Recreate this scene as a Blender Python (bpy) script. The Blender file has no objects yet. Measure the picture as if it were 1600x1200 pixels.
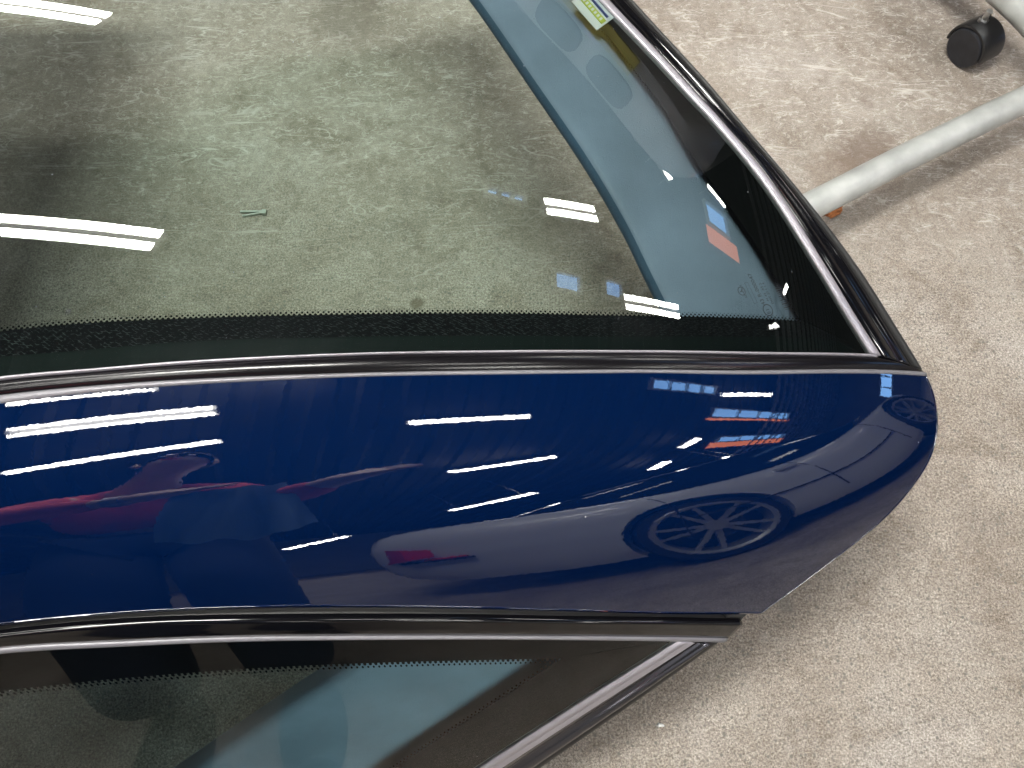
import bpy, math, random
from mathutils import Vector, Matrix
R = math.radians
random.seed(7)

# ------------------------------------------------------------------ camera, world, exposure
scene = bpy.context.scene
cam_d = bpy.data.cameras.new('camera'); cam = bpy.data.objects.new('camera', cam_d)
scene.collection.objects.link(cam); scene.camera = cam
cam.location = (0, 0, 1.2); cam.rotation_euler = (R(22), 0, 0)
cam_d.sensor_width = 36; cam_d.lens = 1180 * 36 / 1600
cam_d.clip_start = .02; cam_d.clip_end = 200
world = bpy.data.worlds.new('World'); scene.world = world; world.use_nodes = True
world.node_tree.nodes['Background'].inputs[0].default_value = (.5, .55, .62, 1)
world.node_tree.nodes['Background'].inputs[1].default_value = .12
vs = scene.view_settings
vs.view_transform = 'Standard'; vs.look = 'None'; vs.exposure = 0; vs.gamma = 1; vs.use_curve_mapping = False
scene.cycles.use_denoising = True
scene.cycles.max_bounces = 10; scene.cycles.transparent_max_bounces = 16; scene.cycles.glossy_bounces = 5
scene.cycles.sample_clamp_indirect = 6
scene.cycles.caustics_reflective = False; scene.cycles.caustics_refractive = False
LAMP_POWER = 250.0

# ------------------------------------------------------------------ materials
def nt(name):
    m = bpy.data.materials.new(name); m.use_nodes = True
    t = m.node_tree; return m, t, t.nodes['Principled BSDF']
def N(t, kind, **kw):
    n = t.nodes.new(kind)
    for k, v in kw.items():
        if k in n.inputs: n.inputs[k].default_value = v
        else: setattr(n, k, v)
    return n
def L(t, a, ao, b, bi): t.links.new(a.outputs[ao], b.inputs[bi])
def ramp(t, src, so, stops):
    r = t.nodes.new('ShaderNodeValToRGB'); e = r.color_ramp.elements
    while len(e) < len(stops): e.new(.5)
    for i, (p, c) in enumerate(stops):
        e[i].position = p; e[i].color = (c, c, c, 1) if isinstance(c, (int, float)) else (*c, 1)
    t.links.new(src.outputs[so], r.inputs[0]); return r
def mixc(t, a, b, f, mode='MIX'):
    m = t.nodes.new('ShaderNodeMix'); m.data_type = 'RGBA'; m.blend_type = mode
    for s, v in ((6, a), (7, b), (0, f)):
        if isinstance(v, tuple): m.inputs[s].default_value = (*v, 1) if len(v) == 3 else v
        elif isinstance(v, (int, float)): m.inputs[s].default_value = v
        else: t.links.new(v, m.inputs[s])
    return m.outputs[2]
def simple(name, col, rough=.4, metal=0., coat=0., spec=.5, bump=0, bscale=400, var=0., noise_scale=20):
    m, t, p = nt(name)
    p.inputs['Base Color'].default_value = (*col, 1); p.inputs['Roughness'].default_value = rough
    p.inputs['Metallic'].default_value = metal; p.inputs['Coat Weight'].default_value = coat
    p.inputs['Coat Roughness'].default_value = .02; p.inputs['Specular IOR Level'].default_value = spec
    tc = N(t, 'ShaderNodeTexCoord')
    if var:
        n = N(t, 'ShaderNodeTexNoise', Scale=noise_scale, Detail=6.); L(t, tc, 'Object', n, 'Vector')
        r = ramp(t, n, 0, [(.3, tuple(c * (1 - var) for c in col)), (.7, tuple(c * (1 + var) for c in col))])
        L(t, r, 0, p, 'Base Color')
    if bump:
        n = N(t, 'ShaderNodeTexNoise', Scale=bscale, Detail=3.); L(t, tc, 'Object', n, 'Vector')
        b = N(t, 'ShaderNodeBump', Strength=bump, Distance=.001); L(t, n, 0, b, 'Height'); L(t, b, 0, p, 'Normal')
    return m
def emit(name, col, s):
    m, t, p = nt(name); p.inputs['Base Color'].default_value = (.8, .8, .8, 1)
    p.inputs['Emission Color'].default_value = (*col, 1); p.inputs['Emission Strength'].default_value = s
    return m

def paint_mat():
    m, t, p = nt('blue_paint')
    p.inputs['Base Color'].default_value = (.0003, .0050, .027, 1)
    p.inputs['Roughness'].default_value = .55; p.inputs['Specular IOR Level'].default_value = 0.
    p.inputs['Coat Weight'].default_value = 1; p.inputs['Coat Roughness'].default_value = .012; p.inputs['Coat IOR'].default_value = 1.66
    tc = N(t, 'ShaderNodeTexCoord')
    n = N(t, 'ShaderNodeTexNoise', Scale=260., Detail=2.); L(t, tc, 'Object', n, 'Vector')
    b = N(t, 'ShaderNodeBump', Strength=.05, Distance=.00025); L(t, n, 0, b, 'Height')
    L(t, b, 0, p, 'Coat Normal')
    # dust specks and fine swirl scratches
    v = N(t, 'ShaderNodeTexVoronoi', Scale=22.); L(t, tc, 'Object', v, 'Vector')
    sp = ramp(t, v, 0, [(.0, 1.), (.017, 1.), (.02, 0.)])
    n3 = N(t, 'ShaderNodeTexNoise', Scale=9.); L(t, tc, 'Object', n3, 'Vector')
    gate = ramp(t, n3, 0, [(.5, 0.), (.56, 1.)])
    g2 = N(t, 'ShaderNodeMath', operation='MULTIPLY'); L(t, sp, 0, g2, 0); L(t, gate, 0, g2, 1)
    c = mixc(t, (.0003, .0050, .027), (.5, .5, .5), g2.outputs[0]); t.links.new(c, p.inputs['Base Color'])
    return m
def glass_mat(name, tint, ior=1.62):
    m, t, p = nt(name); t.nodes.remove(p); out = t.nodes['Material Output']
    tr = N(t, 'ShaderNodeBsdfTransparent', Color=(*tint, 1)); gl = N(t, 'ShaderNodeBsdfGlossy', Roughness=0.)
    fr = N(t, 'ShaderNodeFresnel', IOR=ior); mx = N(t, 'ShaderNodeMixShader')
    L(t, fr, 0, mx, 0); L(t, tr, 0, mx, 1); L(t, gl, 0, mx, 2)
    # thin dust film on the pane
    tc = N(t, 'ShaderNodeTexCoord'); df = N(t, 'ShaderNodeBsdfDiffuse', Color=(.55, .6, .68, 1))
    v = N(t, 'ShaderNodeTexVoronoi', Scale=70.); L(t, tc, 'Object', v, 'Vector')
    sp = ramp(t, v, 0, [(.0, .8), (.03, .8), (.045, .0)])
    nz = N(t, 'ShaderNodeTexNoise', Scale=7., Detail=4.); L(t, tc, 'Object', nz, 'Vector')
    gt = ramp(t, nz, 0, [(.52, 0.), (.62, 1.)])
    mu = N(t, 'ShaderNodeMath', operation='MULTIPLY'); L(t, sp, 0, mu, 0); L(t, gt, 0, mu, 1)
    ad = N(t, 'ShaderNodeMath', operation='ADD'); ad.inputs[1].default_value = .0015; L(t, mu, 0, ad, 0)
    m2 = N(t, 'ShaderNodeMixShader'); L(t, ad, 0, m2, 0); L(t, mx, 0, m2, 1); L(t, df, 0, m2, 2)
    L(t, m2, 0, out, 'Surface'); return m
def leather_mat(name, col):
    m, t, p = nt(name); p.inputs['Roughness'].default_value = .55
    tc = N(t, 'ShaderNodeTexCoord')
    w = N(t, 'ShaderNodeTexNoise', Scale=60., Detail=3.); L(t, tc, 'Object', w, 'Vector')
    wv = N(t, 'ShaderNodeVectorMath', operation='SCALE'); wv.inputs['Scale'].default_value = .006; L(t, w, 'Color', wv, 0)
    va = N(t, 'ShaderNodeVectorMath', operation='ADD'); L(t, tc, 'Object', va, 0); L(t, wv, 0, va, 1)
    mp = N(t, 'ShaderNodeMapping'); mp.inputs['Scale'].default_value = (1.7, .8, 1.); mp.inputs['Rotation'].default_value = (0, 0, .5); L(t, va, 0, mp, 'Vector')
    v = N(t, 'ShaderNodeTexVoronoi', Scale=430., feature='DISTANCE_TO_EDGE'); L(t, mp, 0, v, 'Vector')
    r = ramp(t, v, 0, [(0., 0.), (.12, 1.)])
    b = N(t, 'ShaderNodeBump', Strength=.6, Distance=.0008); L(t, r, 0, b, 'Height'); L(t, b, 0, p, 'Normal')
    n = N(t, 'ShaderNodeTexNoise', Scale=12., Detail=5.); L(t, tc, 'Object', n, 'Vector')
    rc = ramp(t, n, 0, [(.3, tuple(c * .85 for c in col)), (.7, tuple(c * 1.15 for c in col))])
    c = mixc(t, rc.outputs[0], tuple(c * .55 for c in col), 0.); 
    L(t, rc, 0, p, 'Base Color'); return m
def hex_mat():
    m, t, p = nt('adhesive_band'); p.inputs['Roughness'].default_value = .8; p.inputs['Specular IOR Level'].default_value = .04
    uv = N(t, 'ShaderNodeUVMap'); mp = N(t, 'ShaderNodeMapping'); mp.inputs['Rotation'].default_value = (0, 0, R(90)); L(t, uv, 0, mp, 'Vector')
    b = N(t, 'ShaderNodeTexBrick', Scale=1.); b.offset = .5
    b.inputs['Brick Width'].default_value = .0042; b.inputs['Row Height'].default_value = .0038; b.inputs['Mortar Size'].default_value = .00022
    L(t, mp, 0, b, 'Vector')
    nz = N(t, 'ShaderNodeTexNoise', Scale=260.); L(t, uv, 0, nz, 'Vector'); r = ramp(t, nz, 0, [(.48, 0.), (.6, 1.)])
    mu = N(t, 'ShaderNodeMath', operation='MULTIPLY'); L(t, b, 'Fac', mu, 0); L(t, r, 0, mu, 1)
    c = mixc(t, (.003, .003, .004), (.055, .06, .065), mu.outputs[0]); t.links.new(c, p.inputs['Base Color']); return m

def floor_mat():
    m, t, p = nt('worn_concrete'); p.inputs['Roughness'].default_value = .62; p.inputs['Specular IOR Level'].default_value = .3
    tc = N(t, 'ShaderNodeTexCoord')
    def noise(sc, det=4., rough=.5, vec=None, dist=0.):
        n = N(t, 'ShaderNodeTexNoise', Scale=sc, Detail=det, Roughness=rough, Distortion=dist)
        if vec is None: L(t, tc, 'Object', n, 'Vector')
        else: t.links.new(vec, n.inputs['Vector'])
        return n
    big = noise(2.6, 8., .68)
    col = ramp(t, big, 0, [(.3, (.225, .195, .17)), (.46, (.305, .264, .226)), (.56, (.35, .31, .272)), (.72, (.42, .385, .355))]).outputs[0]
    st = noise(9., 8., .72, dist=.8)
    r = ramp(t, st, 0, [(.33, (.62, .58, .53)), (.46, (.93, .92, .91)), (.55, (1., 1., 1.)), (.8, (1.12, 1.11, 1.1))])
    col = mixc(t, col, r.outputs[0], .8, 'MULTIPLY')
    cr = noise(45., 8., .8, dist=1.5); rc = ramp(t, cr, 0, [(.36, (.74, .72, .69)), (.5, (1., 1., 1.)), (.64, (1.2, 1.19, 1.17))])
    col = mixc(t, col, rc.outputs[0], .75, 'MULTIPLY')
    # aggregate region: strong in front (low y, high x), weak further back
    sx = N(t, 'ShaderNodeSeparateXYZ'); L(t, tc, 'Object', sx, 0)
    wob = noise(3., 3.); 
    g1 = N(t, 'ShaderNodeMath', operation='MULTIPLY_ADD'); g1.inputs[1].default_value = -1.5; g1.inputs[2].default_value = 1.35; L(t, sx, 'Y', g1, 0)
    g2 = N(t, 'ShaderNodeMath', operation='ADD'); L(t, g1, 0, g2, 0); L(t, wob, 0, g2, 1)
    reg = ramp(t, g2, 0, [(.35, .18), (.95, 1.)])
    # fine sand speckle
    f1 = noise(300., 6., .85, dist=.3); sp = ramp(t, f1, 0, [(.38, (.30, .28, .26)), (.47, (.78, .77, .76)), (.54, (1.1, 1.1, 1.1)), (.64, (1.85, 1.85, 1.84))])
    m1 = mixc(t, col, sp.outputs[0], .0, 'MULTIPLY')
    mm = t.nodes[-1]; L(t, reg, 0, mm, 0); col = m1
    f1b = noise(620., 2., .6); spb = ramp(t, f1b, 0, [(.38, (.6, .58, .55)), (.55, (1.05, 1.05, 1.05)), (.68, (1.25, 1.24, 1.2))])
    col = mixc(t, col, spb.outputs[0], .6, 'MULTIPLY')
    # dark stones
    v = N(t, 'ShaderNodeTexVoronoi', Scale=150.); L(t, tc, 'Object', v, 'Vector')
    vr = ramp(t, v, 0, [(.26, 1.), (.42, 0.)])
    hs = N(t, 'ShaderNodeSeparateColor'); L(t, v, 'Color', hs, 0); pick = ramp(t, hs, 0, [(.55, 0.), (.95, .95)])
    mu = N(t, 'ShaderNodeMath', operation='MULTIPLY'); L(t, vr, 0, mu, 0); L(t, pick, 0, mu, 1)
    mu2 = N(t, 'ShaderNodeMath', operation='MULTIPLY'); L(t, mu, 0, mu2, 0); L(t, reg, 0, mu2, 1)
    col = mixc(t, col, (.15, .14, .125), mu2.outputs[0])
    # pale scratches / worm like trowel lines, more at the back
    inv = N(t, 'ShaderNodeMath', operation='SUBTRACT'); inv.inputs[0].default_value = 1.15; L(t, reg, 0, inv, 1)
    for ang, sc, xs, lo, amt in ((.45, 9., .16, .012, .6), (1.25, 13., .2, .010, .5), (-.5, 11., .2, .011, .45), (.7, 26., .25, .018, .5), (2.2, 30., .25, .018, .45), (.2, 60., .5, .05, .45), (1.5, 75., .5, .05, .4)):
        mp = N(t, 'ShaderNodeMapping'); mp.inputs['Rotation'].default_value = (0, 0, ang); mp.inputs['Scale'].default_value = (xs, 1, 1); L(t, tc, 'Object', mp, 'Vector')
        n = noise(sc, 3., .55, mp.outputs[0], 1.4)
        ab = N(t, 'ShaderNodeMath', operation='SUBTRACT'); ab.inputs[1].default_value = .5; L(t, n, 0, ab, 0)
        a2 = N(t, 'ShaderNodeMath', operation='ABSOLUTE'); L(t, ab, 0, a2, 0)
        rr = ramp(t, a2, 0, [(0., 1.), (lo * .25, .7), (lo * .55, 0.)])
        gt = noise(sc * .9, 2.); gr = ramp(t, gt, 0, [(.47, 0.), (.6, min(1., amt * 1.35))])
        q = N(t, 'ShaderNodeMath', operation='MULTIPLY'); L(t, rr, 0, q, 0); L(t, gr, 0, q, 1)
        q2 = N(t, 'ShaderNodeMath', operation='MULTIPLY'); L(t, q, 0, q2, 0); L(t, inv, 0, q2, 1)
        col = mixc(t, col, (.60, .565, .52), q2.outputs[0])
    # oil stains (plan positions)
    for (x, y, rad, am, c) in ((.70, .955, .075, .62, (.15, .105, .08)), (.765, .975, .014, .9, (.03, .02, .018)), (.62, .93, .06, .35, (.2, .14, .1)),
                               (-.17, .64, .014, .7, (.09, .07, .04)), (-.80, 1.20, .03, .3, (.16, .13, .11)), (.72, 1.10, .02, .35, (.16, .12, .1)),
                               (-.35, 1.33, .09, .45, (.12, .1, .08)), (.05, .80, .07, .35, (.16, .13, .1)), (.42, .12, .016, .5, (.16, .15, .14)), (-.55, .12, .008, .8, (.05, .05, .05))):
        w = noise(40., 4.); ws = N(t, 'ShaderNodeVectorMath', operation='SCALE'); ws.inputs['Scale'].default_value = rad * .9; L(t, w, 'Color', ws, 0)
        va = N(t, 'ShaderNodeVectorMath', operation='ADD'); L(t, tc, 'Object', va, 0); L(t, ws, 0, va, 1)
        ds = N(t, 'ShaderNodeVectorMath', operation='DISTANCE'); ds.inputs[1].default_value = (x + rad * .45, y + rad * .45, rad * .45); L(t, va, 0, ds, 0)
        rr = ramp(t, ds, 1, [(rad * .55, am), (rad * 1.1, 0.)]); col = mixc(t, col, c, rr.outputs[0])
    t.links.new(col, p.inputs['Base Color'])
    b = N(t, 'ShaderNodeBump', Strength=.35, Distance=.0012); L(t, f1, 0, b, 'Height'); L(t, b, 0, p, 'Normal')
    return m
M = dict(
    paint=paint_mat(), floor=floor_mat(), hexb=hex_mat(),
    glass=glass_mat('rear_glass_tint', (.715, .82, .765)), sglass=glass_mat('side_glass_tint', (.64, .80, .81), 1.45),
    leather=leather_mat('grey_blue_leather', (.20, .235, .34)), leather_lit=leather_mat('lit_side_leather', (.42, .52, .64)), leather_dark=leather_mat('dark_blue_leather', (.045, .09, .16)),  # side copy is the same leather with its lit brightness painted in
    frit=simple('black_ceramic', (.0025, .0027, .003), .7, spec=.05), frit_green=simple('dark_green_band', (.004, .007, .007), .6, spec=.05),
    gloss=simple('gloss_black', (.003, .003, .004), .08, spec=.38, bump=.0), satinblack=simple('satin_black', (.004, .0035, .0045), .2, spec=.3, bump=.0), rubber=simple('rubber_black', (.006, .006, .006), .55, bump=.3, bscale=700),
    seal=simple('grey_seal', (.17, .165, .18), .4, metal=.2), bright=simple('brushed_trim', (.36, .34, .375), .35, metal=.5),
    satin=simple('satin_dark_metal', (.10, .10, .115), .2, metal=.9, bump=.08, bscale=250),
    tube=simple('grey_powder_coat', (.37, .38, .365), .3, bump=.2, bscale=60, var=.2, noise_scale=22), plastic=simple('black_plastic', (.012, .012, .013), .35, bump=.3, bscale=500, var=.2),
    disc=simple('dark_blue_black_plastic', (.016, .017, .022), .4, bump=.3, bscale=300, var=.3, noise_scale=50), zinc=simple('zinc_steel', (.5, .5, .5), .3, metal=1.),
    print_=simple('printed_mark', (.01, .014, .02), .6), lamp=emit('led_diffuser', (1., .985, .93), LAMP_POWER), lamp_mid=emit('led_diffuser_mid', (1., .985, .93), LAMP_POWER * .27), lamp_side=emit('led_diffuser_side', (1., .985, .93), LAMP_POWER * .55), lamp_dim=emit('led_diffuser_far', (1., .985, .93), LAMP_POWER * .22), housing=simple('white_housing', (.7, .7, .7), .5),
    purlin=simple('pale_purlin', (.42, .43, .45), .5), cabinet=simple('red_cabinet_paint', (.6, .04, .03), .4), green=simple('green_bench_paint', (.03, .25, .14), .5),
    ceiling=simple('dark_ceiling_sheet', (.012, .013, .016), .6, var=.2), wall=simple('grey_wall', (.26, .27, .28), .7, var=.1, noise_scale=2),
    sky=emit('daylight_pane', (.22, .50, 1.), 7.), orange=emit('orange_beam_glow', (1., .25, .07), 6.), leaf=simple('dry_leaf', (.36, .13, .04), .7, var=.4, noise_scale=120),  # orange: sunlit beams given a glow of their own
    steelbit=simple('aluminium_scrap', (.45, .5, .45), .35, metal=.8), white=simple('white_foam', (.85, .85, .83), .8, bump=.8, bscale=600),
)

# ------------------------------------------------------------------ object helpers
def tag(o, label=None, cat=None, group=None, kind=None):
    if label: o['label'] = label
    if cat: o['category'] = cat
    if group: o['group'] = group
    if kind: o['kind'] = kind
    return o
def link(o): scene.collection.objects.link(o); return o
def empty(name, loc, label=None, cat=None, group=None):
    o = bpy.data.objects.new(name, None); o.location = loc; o.empty_display_size = .05; link(o); bpy.context.view_layer.update()
    return tag(o, label, cat, group)
def mesh(name, verts, faces, mat, parent=None, smooth=True, uvs=None):
    me = bpy.data.meshes.new(name)
    off = Vector((0, 0, 0))
    p = parent
    while p is not None: off += p.location; p = p.parent
    me.from_pydata([tuple(Vector(v) - off) for v in verts], [], faces)
    if smooth: me.polygons.foreach_set('use_smooth', [True] * len(me.polygons))
    if uvs:
        ul = me.uv_layers.new(name='UVMap'); li = [0] * len(me.loops); me.loops.foreach_get('vertex_index', li)
        flat = []
        for i in li: flat += uvs[i]
        ul.data.foreach_set('uv', flat)
    me.materials.append(mat); me.update()
    o = bpy.data.objects.new(name, me); o.parent = parent; return link(o)
class MB:
    def __init__(s): s.v = []; s.f = []
    def add(s, vs, fs): n = len(s.v); s.v += [tuple(v) for v in vs]; s.f += [tuple(i + n for i in f) for f in fs]; return s
    def box(s, c, d, rot=None):
        c = Vector(c); h = Vector(d) / 2; rot = rot or Matrix.Identity(3)
        vs = [c + rot @ Vector((x * h.x, y * h.y, z * h.z)) for z in (-1, 1) for y in (-1, 1) for x in (-1, 1)]
        return s.add(vs, [(0, 2, 3, 1), (4, 5, 7, 6), (0, 1, 5, 4), (2, 6, 7, 3), (0, 4, 6, 2), (1, 3, 7, 5)])
    def cyl(s, a, b, r, n=24, r2=None, cap=True, prof=None):
        a = Vector(a); b = Vector(b); ax = (b - a).normalized(); u = ax.orthogonal().normalized(); w = ax.cross(u)
        prof = prof or [(0, r), (1, r if r2 is None else r2)]
        vs = []; fs = []
        for (t_, rr) in prof:
            for i in range(n):
                an = 2 * math.pi * i / n; vs.append(a.lerp(b, t_) + (u * math.cos(an) + w * math.sin(an)) * rr)
        for k in range(len(prof) - 1):
            for i in range(n):
                j = (i + 1) % n; fs.append((k * n + i, k * n + j, (k + 1) * n + j, (k + 1) * n + i))
        if cap: fs.append(tuple(range(n))[::-1]); fs.append(tuple(range((len(prof) - 1) * n, len(prof) * n)))
        return s.add(vs, fs)
    def tube(s, pts, r, n=20):
        pts = [Vector(p) for p in pts]; vs = []; fs = []; up = Vector((0, 0, 1))
        for i, p in enumerate(pts):
            d = (pts[min(i + 1, len(pts) - 1)] - pts[max(i - 1, 0)]).normalized()
            u = d.cross(up).normalized() if abs(d.z) < .95 else d.cross(Vector((0, 1, 0))).normalized(); w = u.cross(d)
            for k in range(n):
                an = 2 * math.pi * k / n; vs.append(p + (u * math.cos(an) + w * math.sin(an)) * r)
        for i in range(len(pts) - 1):
            for k in range(n): j = (k + 1) % n; fs.append((i * n + k, i * n + j, (i + 1) * n + j, (i + 1) * n + k))
        fs.append(tuple(range(n))[::-1]); fs.append(tuple(range((len(pts) - 1) * n, len(pts) * n)))
        return s.add(vs, fs)
    def build(s, name, mat, parent=None, smooth=False, edge=None):
        o = mesh(name, s.v, s.f, mat, parent, smooth)
        if smooth and edge: o.data.set_sharp_from_angle(angle=R(edge))
        return o
def spline(pts, n):
    """Catmull-Rom through points of any dimension, resampled evenly by arc length."""
    P = [Vector(p) for p in pts]; P = [P[0] * 2 - P[1]] + P + [P[-1] * 2 - P[-2]]
    out = []
    for i in range(1, len(P) - 2):
        a, b, c, d = P[i - 1:i + 3]
        for k in range(24):
            t = k / 24
            out.append(.5 * ((2 * b) + (c - a) * t + (2 * a - 5 * b + 4 * c - d) * t * t + (3 * b - 3 * c + d - a) * t ** 3))
    out.append(P[-2])
    s = [0]
    for i in range(1, len(out)): s.append(s[-1] + (out[i] - out[i - 1]).length)
    res = []; j = 0
    for i in range(n):
        q = s[-1] * i / (n - 1)
        while j < len(s) - 2 and s[j + 1] < q: j += 1
        f = (q - s[j]) / max(1e-9, s[j + 1] - s[j]); res.append(out[j].lerp(out[j + 1], min(1, max(0, f))))
    return res

# ------------------------------------------------------------------ body surface of the hardtop (heights in metres over the plan)
YF = (-0.1356282231749749, 0.20570565805762692, 0.06260316495315044, 0.10401713780618188, 0.24365430460531567)
GF = (0.03300320406313079, 0.06791324581440486, 0.16805710197390128, 0.2939017849880772, 0.22363867807611193, 4.51e-05)
def poly(c, x):
    r = 0
    for k in c: r = r * x + k
    return r
def crease(x):
    if x < -.5: return poly(YF, -.5) + .263 * (x + .5)
    return poly(YF, x)
def table(pts, lo, hi, n=1801, win=120):
    st = (hi - lo) / (n - 1); a = []
    for i in range(n + win * 2):
        x = lo + (i - win) * st
        if x <= pts[0][0]: v = pts[0][1]
        elif x >= pts[-1][0]: v = pts[-1][1]
        else:
            for (x0, v0), (x1, v1) in zip(pts, pts[1:]):
                if x0 <= x <= x1: v = v0 + (v1 - v0) * (x - x0) / (x1 - x0); break
        a.append(v)
    k = [.5 - .5 * math.cos(2 * math.pi * i / (win * 2)) for i in range(win * 2 + 1)]; ks = sum(k)
    # two box passes approximate the hann window cheaply
    def box(b, w):
        o = []; s = sum(b[:w]); 
        for i in range(len(b) - w + 1):
            o.append(s / w)
            if i + w < len(b): s += b[i + w] - b[i]
        return o
    b = box(box(a, win), win + 2); b = b[:n]
    h = [0.]
    for i in range(1, n): h.append(h[-1] + math.tan(R((b[i] + b[i - 1]) / 2)) * st)
    def f(x):
        q = (x - lo) / st; q = min(max(q, 0), n - 1.001); i = int(q); return h[i] + (h[i + 1] - h[i]) * (q - i)
    z = f(0.); return lambda x: f(x) - z
HP = table([(-.05, 6), (0, 9), (.04, 15), (.075, 26), (.105, 41), (.135, 50), (.17, 57), (.22, 61), (.3, 62)], -.1, .5, 2401, 120)
HG = table([(-.6, -7), (-.4, -5), (-.2, -1), (-.1, 2.5), (-.04, 6), (.05, 9)], -1.2, .2, 2801, 120)
def body(x, y): return .62 - poly(GF, x) - HP(crease(x) - y)
def pane(x, y): return .62 - poly(GF, x) - HG(crease(x) - y) - .004
def nrm(Z, x, y, e=1e-3):
    return Vector((-(Z(x + e, y) - Z(x - e, y)) / 2 / e, -(Z(x, y + e) - Z(x, y - e)) / 2 / e, 1)).normalized()
def on(Z, q, h=0.):
    v = Vector((q[0], q[1], Z(q[0], q[1]))); return v + nrm(Z, q[0], q[1]) * h if h else v

def face_up(vs, fs, k):
    f = fs[k]; a, b, c = vs[f[0]], vs[f[1]], vs[f[2]]; n = (b - a).cross(c - b)
    if len(f) == 4 and n.length < 1e-12: n = (vs[f[2]] - vs[f[1]]).cross(vs[f[3]] - vs[f[2]])
    return [tuple(reversed(q)) for q in fs] if n.z < 0 else fs
def strip(name, Z, A, B, prof, mat, parent, n=200, extra_b=None):
    """Loft between two plan curves; prof = [(across 0..1, height along the surface normal)]."""
    a = spline(A, n); b = spline(B, n); vs = []; uv = []; fs = []; m = len(prof); u = 0
    for i in range(n):
        if i: u += (a[i] - a[i - 1]).length
        w = (b[i] - a[i]).length
        for (s, h) in prof:
            q = a[i].lerp(b[i], s); vs.append(on(Z, q, h)); uv.append((u, s * w))
    for i in range(n - 1):
        for k in range(m - 1):
            o = i * m + k; fs.append((o, o + m, o + m + 1, o + 1))
    # end caps
    fs.append(tuple(range(m))); fs.append(tuple(range((n - 1) * m, n * m))[::-1])
    return mesh(name, vs, face_up(vs, fs, m * n // 3 // m * (m - 1)), mat, parent, True, uv)
def arc(h0, h1, n=10, s0=0., s1=1., skirt=.006):
    """convex profile from h0 at the edges to h1 in the middle, with skirts"""
    p = [(s0, h0 - skirt)] if skirt else []
    for i in range(n + 1):
        t = i / n; p.append((s0 + (s1 - s0) * t, h0 + (h1 - h0) * math.sin(math.pi * t) ** .8))
    if skirt: p.append((s1, h0 - skirt))
    return p
def coons(name, Z, A, B, Lc, Rc, mat, parent, nu=240, nv=90, h=0., off=0., roll=None):
    a = spline(A, nu); b = spline(B, nu); l = spline(Lc, nv); r = spline(Rc, nv); g = []
    for j in range(nv):
        s = j / (nv - 1)
        for i in range(nu):
            u = i / (nu - 1)
            q = a[i] * (1 - s) + b[i] * s + l[j] * (1 - u) + r[j] * u - (a[0] * (1 - s) * (1 - u) + a[-1] * (1 - s) * u + b[0] * s * (1 - u) + b[-1] * s * u)
            g.append(q)
    vs = [on(Z, q, h) + Vector((0, 0, off)) for q in g]; uv = [(q[0], q[1]) for q in g]
    fs = [(j * nu + i, (j + 1) * nu + i, (j + 1) * nu + i + 1, j * nu + i + 1) for j in range(nv - 1) for i in range(nu - 1)]
    fs = face_up(vs, fs, len(fs) // 2 + nu // 2)
    if roll:                       # fold the right-hand and lower rim down and under
        ring = [j * nu + nu - 1 for j in range(nv)] + [(nv - 1) * nu + i for i in range(nu - 2, -1, -1)]
        prev = ring; base = [vs[k] for k in ring]; q2 = [g[k] for k in ring]
        outs = []
        for k in range(len(ring)):
            tn = (base[min(k + 2, len(ring) - 1)] - base[max(k - 2, 0)]).normalized(); nn = nrm(Z, q2[k][0], q2[k][1]); outs.append((tn.cross(nn).normalized(), nn))
        sgn = 1 if outs[nv // 2][0].x > 0 else -1
        for st in range(1, 9):
            an = R(st * 15); new = []
            for k in range(len(ring)):
                o_, nn = outs[k]; vs.append(base[k] + o_ * sgn * roll * math.sin(an) - nn * roll * (1 - math.cos(an))); uv.append((0, 0)); new.append(len(vs) - 1)
            for k in range(len(ring) - 1): fs.append((prev[k], new[k], new[k + 1], prev[k + 1]))
            prev = new
    return mesh(name, vs, fs, mat, parent, True, uv)
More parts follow.
